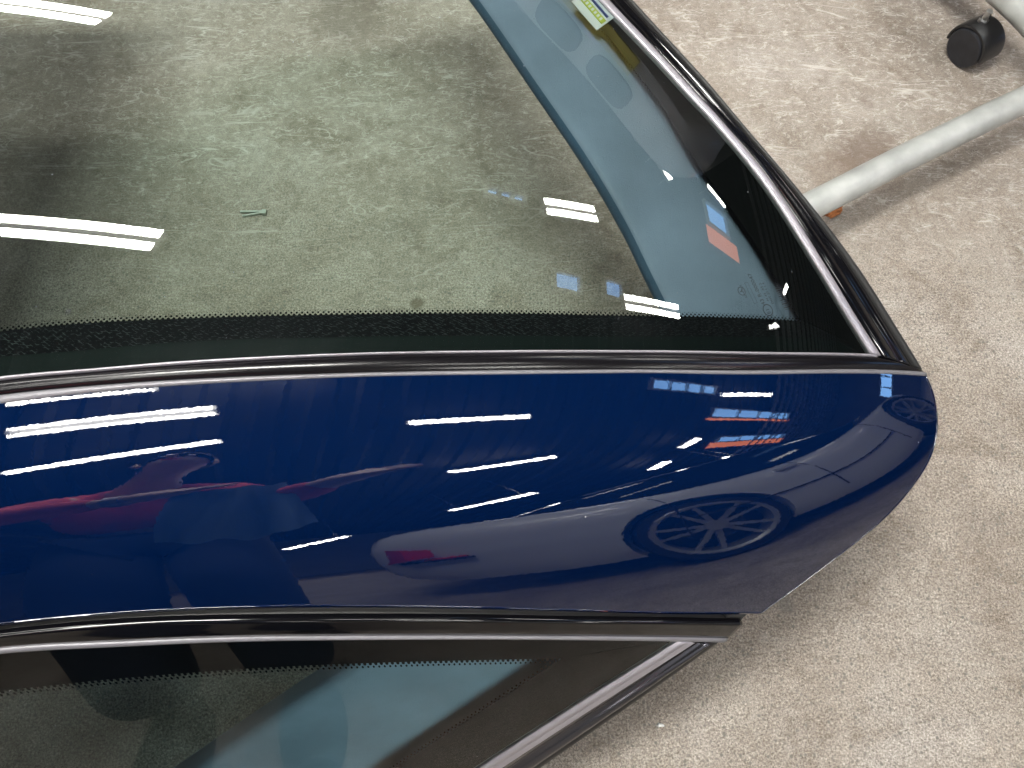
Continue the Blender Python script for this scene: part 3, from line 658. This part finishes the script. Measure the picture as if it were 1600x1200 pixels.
tag(blob('c', (.2132, -.0485, .003), .0042, pane, seed=9, sq=(1.2, .8, .8)).build('pebble', M['white'], None, True), 'tiny pale pebble on the concrete near the lower edge of the photo', 'pebble')

# ------------------------------------------------------------------ roof windows with their orange beams, their sunlit look put in as glow
def skylight(x0, x1, y0, y1, n_, label, beam=None, skew=0.):
    c = Vector(((x0 + x1) / 2, (y0 + y1) / 2, 3.38)); t = empty('roof_window', c, label, 'roof window', 'roof windows')
    fr = MB(); w = .035
    fr.box((c.x, y0, 3.38), (x1 - x0 + w, w, .06)); fr.box((c.x, y1, 3.38), (x1 - x0 + w, w, .06))
    for k in range(n_ + 1): x = x0 + (x1 - x0) * k / n_; fr.box((x, c.y, 3.381), (w * .8, y1 - y0 - w, .05))
    fr.build('frame', M['housing'], t)
    for k in range(n_):
        a = x0 + (x1 - x0) * k / n_; b = x0 + (x1 - x0) * (k + 1) / n_
        MB().box(((a + b) / 2, c.y, 3.40), (b - a - .04, y1 - y0 - .04, .006)).build('pane', M['sky'], t)
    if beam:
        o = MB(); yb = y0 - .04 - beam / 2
        o.box((c.x + .1, yb, 3.40), (x1 - x0 + .3, beam, .012)); o.build('glowing_beam', M['orange'], t)
skylight(2.95, 4.2, .42, .62, 4, 'narrow roof window nearest the panel end, four panes', None)
skylight(4.3, 7.3, -.22, .06, 4, 'long roof window edged with a glowing orange beam, four panes', .07)
skylight(5.0, 7.9, -1.34, -1.06, 4, 'long roof window with a wide glowing orange beam further to the side', .3)
skylight(1.05, 1.42, 2.56, 2.66, 3, 'very small three pane roof window', None)
skylight(1.70, 1.98, 1.64, 1.86, 1, 'square single pane roof window by the lamps', None)
skylight(2.27, 2.5, 1.70, 1.92, 1, 'smaller square single pane roof window', None)
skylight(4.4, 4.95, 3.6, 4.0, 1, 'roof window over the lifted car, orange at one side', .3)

# things along the far wall
def wall_window(y0, y1, z0, z1, n_, label):
    t = empty('wall_window', (11.88, (y0 + y1) / 2, (z0 + z1) / 2), label, 'window', 'windows in the far wall'); fr = MB()
    for z in (z0, z1): fr.box((11.86, (y0 + y1) / 2, z), (.06, y1 - y0 + .06, .06))
    for k in range(n_ + 1): fr.box((11.861, y0 + (y1 - y0) * k / n_, (z0 + z1) / 2), (.05, .05, z1 - z0 - .06))
    fr.build('frame', M['housing'], t)
    for k in range(n_):
        a = y0 + (y1 - y0) * k / n_; b = y0 + (y1 - y0) * (k + 1) / n_; MB().box((11.87, (a + b) / 2, (z0 + z1) / 2), (.01, b - a - .05, z1 - z0 - .06)).build('pane', M['sky'], t)
wall_window(1.6, 3.4, 1.25, 1.75, 4, 'four pane window in the far wall, left of the cabinet')
wall_window(-2.6, -1.2, 1.35, 1.9, 3, 'three pane window in the far wall, right of the cabinet')
t = empty('tool_cabinet', (11.5, .2, 0), 'low wide red tool cabinet against the far wall', 'cabinet')
MB().box((11.5, .2, .5), (.5, 2.4, .9)).build('carcass', M['cabinet'], t)
for k in range(4):
    for r_ in range(3):
        dd = MB().box((11.24, -.68 + k * .59, .24 + r_ * .27), (.02, .55, .24)).build('drawer', M['cabinet'], t)
        MB().box((11.22, -.68 + k * .59, .31 + r_ * .27), (.02, .4, .02)).build('handle', M['zinc'], dd)
for q in range(4): MB().cyl((11.32 + .36 * (q % 2), -.9 + 2.2 * (q // 2), 0), (11.32 + .36 * (q % 2), -.9 + 2.2 * (q // 2), .06), .03, 12).build('foot', M['plastic'], t)
t = empty('workbench', (10.9, 3.6, 0), 'green workbench in front of the far wall', 'workbench')
MB().box((10.9, 3.6, .86), (.7, 2.2, .06)).build('bench_top', M['green'], t); MB().box((10.9, 3.6, .3), (.6, 2.0, .03)).build('shelf', M['green'], t)
for q in range(4): MB().box((10.9 - .3 + .6 * (q % 2), 2.6 + 2. * (q // 2), .415), (.05, .05, .83)).build('leg', M['zinc'], t)

# ------------------------------------------------------------------ cars standing in the garage (seen mirrored in the paint and the glass)
def bool_cut(o, cutters):
    for c in cutters:
        m = o.modifiers.new('cut', 'BOOLEAN'); m.operation = 'DIFFERENCE'; m.object = c; m.solver = 'EXACT'
    bpy.context.view_layer.update()
    me = bpy.data.meshes.new_from_object(o.evaluated_get(bpy.context.evaluated_depsgraph_get()))
    o.modifiers.clear(); o.data = me
    for c in cutters: bpy.data.objects.remove(c)
def car(loc, heading, label, wheel_x=(.95, 3.7), zlift=0., front_detail=True, name='parked_car', red_rear=True, paint=None):
    """x runs from the rear bumper (0) to the front bumper (4.55), y to the left; heading turns it."""
    T = Matrix.Translation((loc[0], loc[1], zlift)) @ Matrix.Rotation(heading, 4, 'Z')
    root = empty(name, T @ Vector((2.3, 0, 0)), label, 'car', None)
    def W(v): return T @ Vector(v)
    # stations: x, width scale, belt height, floor height
    S = [(0., .80, .72, .42), (.03, .86, .86, .34), (.12, .92, .96, .27), (.3, .965, 1.0, .22), (.6, .99, 1.0, .2), (.95, 1., .99, .18), (1.6, 1., .96, .17), (2.4, 1., .94, .17),
         (3.2, 1., .92, .18), (3.7, .99, .87, .2), (4.1, .96, .80, .22), (4.35, .90, .72, .24), (4.5, .80, .64, .27), (4.55, .70, .56, .33)]
    n = 90; st = spline([(s[0], s[1], s[2]) for s in S], n); fl = spline([(s[0], s[3], 0) for s in S], n)
    prof = [(0., 1.03), (.45, 1.025), (.68, 1.0), (.80, .955), (.855, .90), (.885, .80), (.897, .70), (.90, .60), (.897, .47), (.885, .36), (.865, .28), (.84, .12), (.78, .0), (.4, -.0), (0., -.0)]
    vs = []; fs = []; k = len(prof)
    for i in range(n):
        x, w, zt = st[i]; zf = min(fl, key=lambda q: abs(q[0] - x))[1]
        for sgn in (1, -1):
            for (y, z) in prof:
                crease_ = .010 if .66 < z < .74 else 0
                vs.append(W((x, sgn * (y * w + crease_), zf + z * (zt - zf) if z <= 1 else zt * z)))
    for i in range(n - 1):
        o = i * 2 * k; p = o + 2 * k
        for j in range(k - 1):
            fs.append((o + j, p + j, p + j + 1, o + j + 1)); fs.append((o + k + j, o + k + j + 1, p + k + j + 1, p + k + j))
    for o, rev in ((0, False), ((n - 1) * 2 * k, True)):
        loop = [o + j for j in range(k)] + [o + k + j for j in range(k - 1, -1, -1)]; fs.append(tuple(loop if not rev else loop[::-1]))
    b = mesh('body', vs, fs, paint or M['silver'], root, True)
    import bmesh
    bm = bmesh.new(); bm.from_mesh(b.data); bmesh.ops.remove_doubles(bm, verts=bm.verts, dist=.0005); bmesh.ops.recalc_face_normals(bm, faces=bm.faces); bm.to_mesh(b.data); bm.free()
    cuts = []
    for wx in wheel_x:
        m = MB().cyl(W((wx, -1.3, .36)), W((wx, -.60, .36)), .395, 56); cuts.append(m.build('cut', M['rubber'])); 
        m = MB().cyl(W((wx, .60, .36)), W((wx, 1.3, .36)), .395, 56); cuts.append(m.build('cut', M['rubber']))
    bool_cut(b, cuts); b.data.polygons.foreach_set('use_smooth', [True] * len(b.data.polygons)); b.data.set_sharp_from_angle(angle=R(40))
    # cabin: dark glass band with a painted roof
    C_ = [(.55, .60, .98), (.9, .70, 1.16), (1.4, .72, 1.33), (1.9, .71, 1.41), (2.5, .70, 1.42), (2.95, .69, 1.33), (3.35, .68, 1.13), (3.65, .64, .93)]
    cs = spline(C_, 40); vs = []; fs = []; rv = []
    for (x, w, zt) in cs:
        row = [(-.80, min(.93, zt - .02)), (-.76, .3 * zt + .7 * .93), (-w * .92, .7 * zt + .3 * .93), (-w * .80, zt - .02), (-w * .5, zt + .01), (0, zt + .02)]
        row = row + [(-a, z) for a, z in row[-2::-1]]
        vs += [W((x, y, z)) for y, z in row]
    k2 = 11
    for i in range(len(cs) - 1):
        for j in range(k2 - 1): fs.append((i * k2 + j, (i + 1) * k2 + j, (i + 1) * k2 + j + 1, i * k2 + j + 1))
    mesh('cabin_glass', vs, fs, M['carglass'], root, True)
    rv = []; rf = []; r0 = [c for c in cs if c[2] > 1.24]
    for (x, w, zt) in r0:
        for y, z in ((-w * .84, zt - .03), (-w * .78, zt - .003), (-w * .5, zt + .022), (0, zt + .032), (w * .5, zt + .022), (w * .78, zt - .003), (w * .84, zt - .03)): rv.append(W((x, y, z)))
    for i in range(len(r0) - 1):
        for j in range(6): rf.append((i * 7 + j, (i + 1) * 7 + j, (i + 1) * 7 + j + 1, i * 7 + j + 1))
    mesh('roof', rv, rf, paint or M['silver'], root, True)
    # wheels
    for wx in wheel_x:
        for s in (-1, 1):
            c = W((wx, s * .885, .355)); c2 = W((wx, s * .68, .355)); ax = (c - c2).normalized()
            wh = empty('wheel', c); wh.parent = root; wh.location = c - root.location; bpy.context.view_layer.update()
            MB().cyl(c2, c, .335, 56, cap=False, prof=[(0, .24), (0, .33), (.1, .352), (.9, .352), (1.0, .338), (1.0, .292), (.96, .285)]).build('tyre', M['rubber'], wh, True, 40)
            rm = MB().cyl(c2, c, .25, 56, cap=False, prof=[(.2, .27), (.93, .275), (1.0, .290), (1.01, .283), (.96, .262), (.3, .25)])
            u = ax.orthogonal().normalized(); u = (Vector((0, 0, 1)) - ax * ax.z).normalized(); w_ = ax.cross(u)
            rm.cyl(c - ax * .05, c - ax * .005, .055, 24)
            for q in range(10):
                an = 2 * math.pi * (q + .5 * (q % 2) * .55) / 10; d = u * math.cos(an) + w_ * math.sin(an); t_ = ax.cross(d)
                a0 = c - ax * .035 + d * .04; a1 = c - ax * .012 + d * .27
                vs_ = [a0 + t_ * .016, a0 - t_ * .016, a1 - t_ * .011, a1 + t_ * .011]; rm.add(vs_ + [v - ax * .03 for v in vs_], [(0, 1, 2, 3), (7, 6, 5, 4), (0, 4, 5, 1), (1, 5, 6, 2), (2, 6, 7, 3), (3, 7, 4, 0)])
            rm.build('rim', M['alloy'], wh, True, 30)
            MB().cyl(c2 + ax * .02, c2 + ax * .05, .17, 40).build('brake_disc', M['satin'], wh, True, 40)
            MB().cyl(c2, c2 + ax * .004, .37, 40).build('arch_liner', M['rubber'], root)
    # side details
    for s in (-1, 1):
        for xg in (1.35, 2.25, 3.25):
            m = MB(); pts = [W((xg + .03 * math.sin(q), s * (yy + .003), z)) for q, (yy, z) in enumerate([(.868, .88), (.888, .80), (.900, .68), (.9, .55), (.889, .40), (.87, .30)])]
            m.tube(pts, .005, 6).build('door_gap', M['rubber'], root)
        m = MB(); m.tube([W((x, s * .903, .50 + .005 * x)) for x in (1.4, 2.2, 3.2)], .008, 6).build('side_strip', M['rubber'], root)
        m = MB(); m.tube([W((.16, s * .84, .50)), W((.3, s * .872, .50)), W((.48, s * .893, .50))], .012, 8).build('bumper_strip', M['rubber'], root)
        m = MB(); m.tube([W((.28, s * .872, .515)), W((.46, s * .895, .515))], .012, 8).build('reflector', M['redlens'], root)
        hm = MB(); hm.box(W((2.15, s * .905, .82)), (.18, .03, .03), T.to_3x3()); hm.build('door_handle', paint or M['silver'], root)
        # lamps
        vs_ = []; nn = 9
        for i in range(nn):
            for j in range(6):
                a = i / (nn - 1); x = .015 + .33 * a; yb = .80 + (.915 - .80) * (1 - (1 - a) ** 2) ; z = .50 + .05 * a + (.24 - .15 * a) * j / 5
                vs_.append(W((x - (.0 if a else 0), s * (yb * (.885 + .105 * min(1, a * 1.6)) + .02), z)))
        fs_ = [(i * 6 + j, i * 6 + j + 1, (i + 1) * 6 + j + 1, (i + 1) * 6 + j) for i in range(nn - 1) for j in range(5)]
        mesh('tail_light', vs_, fs_, M['redlens'], root, False)
        hl = MB(); c = W((4.36, s * .58, .63)); hl.cyl(W((4.28, s * .50, .62)), W((4.44, s * .50, .615)), .09, 24, prof=[(0, .09), (.9, .09), (1, .07)]); hl.cyl(W((4.16, s * .70, .64)), W((4.35, s * .70, .635)), .075, 24, prof=[(0, .075), (.9, .075), (1, .055)])
        hl.build('headlight', M['lens'], root, True, 40)
        g = MB(); vs_ = []
        for q in range(20):
            an = 2 * math.pi * q / 20; vs_.append((s * .20 + .15 * math.copysign(abs(math.cos(an)) ** .55, math.cos(an)), .52 + .085 * math.copysign(abs(math.sin(an)) ** .6, math.sin(an))))
        g.add([W((4.575, y, z)) for y, z in vs_] + [W((4.50, y, z)) for y, z in vs_], [tuple(range(20))] + [(q, (q + 1) % 20, 20 + (q + 1) % 20, 20 + q) for q in range(20)])
        g.build('grille', M['rubber'], root)
    MB().box(W((4.59, 0, .33)), (.012, .52, .115), T.to_3x3()).build('number_plate', M['plate'], root)
    MB().box(W((-.012, 0, .56)), (.012, .52, .115), T.to_3x3()).build('number_plate', M['plate'], root)
    return root
M['silver'] = simple('silver_car_paint', (.72, .74, .80), .35, metal=.0, coat=.8)
M['carglass'] = simple('dark_car_glass', (.008, .01, .012), .04)
M['alloy'] = simple('alloy_wheel', (.55, .56, .58), .3, metal=.7)
M['redlens'] = simple('red_lens', (.85, .015, .03), .1, coat=1.)
M['lens'] = simple('clear_lens', (.6, .62, .65), .08, metal=.6)
M['plate'] = simple('yellow_plate', (.7, .62, .12), .5)
car((.50, -2.44), R(35), 'silver saloon parked beside the hardtop, its rear wheel mirrored in the blue pillar', wheel_x=(1.45, 3.9))
car((1.0 + 4.5 * .70, 2.38 + 4.5 * .71), R(225), 'silver car raised on a lift across the hall, its front mirrored in the rear window', zlift=1.08)

# ------------------------------------------------------------------ the person at the pillar (seen mirrored in the paint)
def skin(name, pts, edges, mat, parent, root=0, sub=2):
    """one continuous surface grown round a skeleton; pts = {key: (x, y, z, radius)}"""
    keys = list(pts); idx = {k: i for i, k in enumerate(keys)}
    me = bpy.data.meshes.new(name); me.from_pydata([pts[k][:3] for k in keys], [(idx[a], idx[b]) for a, b in edges], [])
    o = bpy.data.objects.new(name, me); link(o)
    m = o.modifiers.new('skin', 'SKIN'); m.use_smooth_shade = True
    for i, k in enumerate(keys):
        r = pts[k][3]; v = me.skin_vertices[0].data[i]; v.radius = (r, pts[k][4]) if len(pts[k]) > 4 else (r, r); v.use_root = (i == root)
    s = o.modifiers.new('sub', 'SUBSURF'); s.levels = s.render_levels = sub
    bpy.context.view_layer.update()
    m2 = bpy.data.meshes.new_from_object(o.evaluated_get(bpy.context.evaluated_depsgraph_get())); bpy.data.objects.remove(o)
    v = [tuple(q.co) for q in m2.vertices]; f = [tuple(p.vertices) for p in m2.polygons]
    return mesh(name, v, f, mat, parent, True)
M['skin_tone'] = simple('skin', (.70, .45, .36), .5, var=.08)
M['jumper'] = simple('red_jumper', (.80, .10, .13), .85, bump=.5, bscale=150, var=.12)
M['jeans'] = simple('dark_jeans', (.02, .035, .08), .85, bump=.3, bscale=300)
M['hair'] = simple('brown_hair', (.06, .035, .02), .7, bump=.5, bscale=200)
M['shoe'] = simple('black_shoe', (.02, .02, .02), .5)
M['cloth_blue'] = simple('blue_microfibre', (.25, .42, .68), .95, bump=1., bscale=350)
person = empty('person', (-.42, -.80, 0), 'person in red jumper and dark jeans leaning over the hardtop, cloth in hand', 'person')
P_ = {'pel': (-.42, -.80, .96, .13), 'bel': (-.44, -.76, 1.12, .12), 'che': (-.45, -.62, 1.32, .14), 'nk': (-.44, -.42, 1.46, .06), 'jaw': (-.42, -.35, 1.55, .062), 'hd': (-.40, -.30, 1.61, .088), 'top': (-.39, -.31, 1.68, .066),
      'sl': (-.63, -.57, 1.42, .068), 'el': (-.66, -.42, 1.16, .056), 'wl': (-.43, -.345, 1.13, .034), 'pl': (-.35, -.32, 1.15, .050),
      'sr': (-.26, -.57, 1.42, .068), 'er': (-.18, -.50, 1.12, .062), 'wr': (-.06, -.28, 1.11, .038), 'pr': (0., -.22, 1.12, .050)}
LEG = {'pel': (-.42, -.80, .96, .15), 'hl': (-.52, -.78, .90, .12), 'kl': (-.50, -.64, .50, .10), 'al': (-.50, -.68, .10, .085), 'hr': (-.32, -.78, .90, .12), 'kr': (-.29, -.64, .50, .10), 'ar': (-.26, -.68, .10, .085)}
E_ = [('pel', 'bel'), ('bel', 'che'), ('che', 'nk'), ('nk', 'jaw'), ('jaw', 'hd'), ('hd', 'top'), ('che', 'sl'), ('sl', 'el'), ('el', 'wl'), ('wl', 'pl'), ('che', 'sr'), ('sr', 'er'), ('er', 'wr'), ('wr', 'pr')]
# fingers: five on each hand, unequal and bent
for h, base, d, sp in (('pl', Vector((-.35, -.32, 1.15)), Vector((.95, .25, .18)).normalized(), Vector((.1, -.5, .85)).normalized()), ('pr', Vector((0, -.22, 1.12)), Vector((.9, .38, .05)).normalized(), Vector((.0, -.35, .93)).normalized())):
    for q, (off, ln) in enumerate(((.027, .068), (.009, .078), (-.009, .073), (-.027, .058))):
        a = base + sp * off + d * .045; b = a + d * ln * .5 + Vector((0, .006, -.004)); c = b + d * ln * .42 + Vector((0, .004, -.016))
        for n_, v, r in (('a', a, .0095), ('b', b, .0085), ('c', c, .007)): P_[h + 'f%d%s' % (q, n_)] = (*v, r)
        E_ += [(h, h + 'f%da' % q), (h + 'f%da' % q, h + 'f%db' % q), (h + 'f%db' % q, h + 'f%dc' % q)]
    a = base + sp * .034 + d * .0; b = a + sp * .03 + d * .03
    P_[h + 'ta'] = (*a, .012); P_[h + 'tb'] = (*b, .0095); E_ += [(h, h + 'ta'), (h + 'ta', h + 'tb')]
skin('body', P_, E_, M['skin_tone'], person)
g = 1.22
J = {k: (*P_[k][:3], P_[k][3] * g + .008) for k in ('bel', 'che', 'sl', 'el', 'sr', 'er')}
J['bel'] = (-.43, -.78, 1.00, .18); J['che'] = (-.45, -.62, 1.31, .19); J['nk'] = (-.445, -.49, 1.45, .08)
J['wl'] = (-.455, -.35, 1.13, .055); J['wr'] = (-.075, -.30, 1.11, .055)
skin('jumper', J, [('bel', 'che'), ('che', 'nk'), ('che', 'sl'), ('sl', 'el'), ('el', 'wl'), ('che', 'sr'), ('sr', 'er'), ('er', 'wr')], M['jumper'], person)
skin('jeans', LEG, [('pel', 'hl'), ('hl', 'kl'), ('kl', 'al'), ('pel', 'hr'), ('hr', 'kr'), ('kr', 'ar')], M['jeans'], person)
for x in (-.49, -.26):
    m = MB(); vs = []; fs = []
    for i in range(9):
        t = i / 8; y = -.78 + .32 * t; w = .055 * math.sin(math.pi * (.12 + .76 * t)) ** .5 + .006; h = .09 - .05 * t
        for j in range(10):
            a = math.pi * j / 9; vs.append((x + w * math.cos(a), y, .004 + h * math.sin(a)))
    for i in range(8):
        for j in range(9): fs.append((i * 10 + j, i * 10 + j + 1, (i + 1) * 10 + j + 1, (i + 1) * 10 + j))
    fs += [tuple(range(10)), tuple(range(80, 90))[::-1]]
    m.add(vs, fs); m.build('shoe', M['shoe'], person, True)
hc = Vector((-.397, -.315, 1.645)); vs = []; fs = []
for i in range(12):
    for j in range(24):
        a = math.pi * .62 * i / 11; b = 2 * math.pi * j / 24; d = Vector((math.sin(a) * math.cos(b), math.sin(a) * math.sin(b), math.cos(a)))
        d = Matrix.Rotation(R(28), 3, 'X') @ d; r_ = .094 + .003 * math.sin(b * 9) * math.sin(a * 5); vs.append(hc + Vector((d.x * r_ * .92, d.y * r_ * 1.08, d.z * r_)))
for i in range(11):
    for j in range(24): k_ = (j + 1) % 24; fs.append((i * 24 + j, (i + 1) * 24 + j, (i + 1) * 24 + k_, i * 24 + k_))
mesh('hair', vs, fs, M['hair'], person, True)
for s in (-1, 1): blob('e', (-.40 + s * .03, -.222, 1.612), .011, pane, seed=2, sq=(1.1, .5, .7)).build('eye', M['white'], person, True)
blob('n', (-.41, -.208, 1.585), .016, pane, seed=6, sq=(.8, 1., 1.2)).build('nose', M['skin_tone'], person, True)
blob('n', (-.41, -.222, 1.553), .018, pane, seed=8, sq=(1.3, .4, .4)).build('mouth', M['jumper'], person, True)
for s in (-1, 1): blob('n', (-.405 + s * .09, -.305, 1.60), .022, pane, seed=8, sq=(.4, .8, 1.3)).build('ear', M['skin_tone'], person, True)
MB().cyl((-.452, -.35, 1.131), (-.425, -.345, 1.131), .040, 24, cap=False, prof=[(0, .038), (0, .043), (1, .043), (1, .038)]).build('wrist_watch', M['bright'], person, True, 30)
# the cloth hangs from the hand
vs = []; fs = []; nx, ny = 26, 34
for i in range(nx):
    for j in range(ny):
        u = i / (nx - 1); v = j / (ny - 1)
        x = -.35 + .20 * u + (.06 * (u - .4)) * v; y = -.325 - .13 * v + .022 * math.sin(u * 13 + v * 3) * (.25 + v); z = 1.145 + .03 * u - .34 * v - .05 * math.sin(u * 3.1) * v + .01 * math.sin(u * 21)
        vs.append((x, y, z))
for i in range(nx - 1):
    for j in range(ny - 1): fs.append((i * ny + j, i * ny + j + 1, (i + 1) * ny + j + 1, (i + 1) * ny + j))
n0 = len(vs); vs += [(x, y - .003, z) for x, y, z in vs]; fs += [tuple(k + n0 for k in reversed(f)) for f in fs]
tag(mesh('polishing_cloth', vs, fs, M['cloth_blue'], None, True), 'blue microfibre cloth hanging from the hand of the person, mirrored in the pillar', 'cloth')
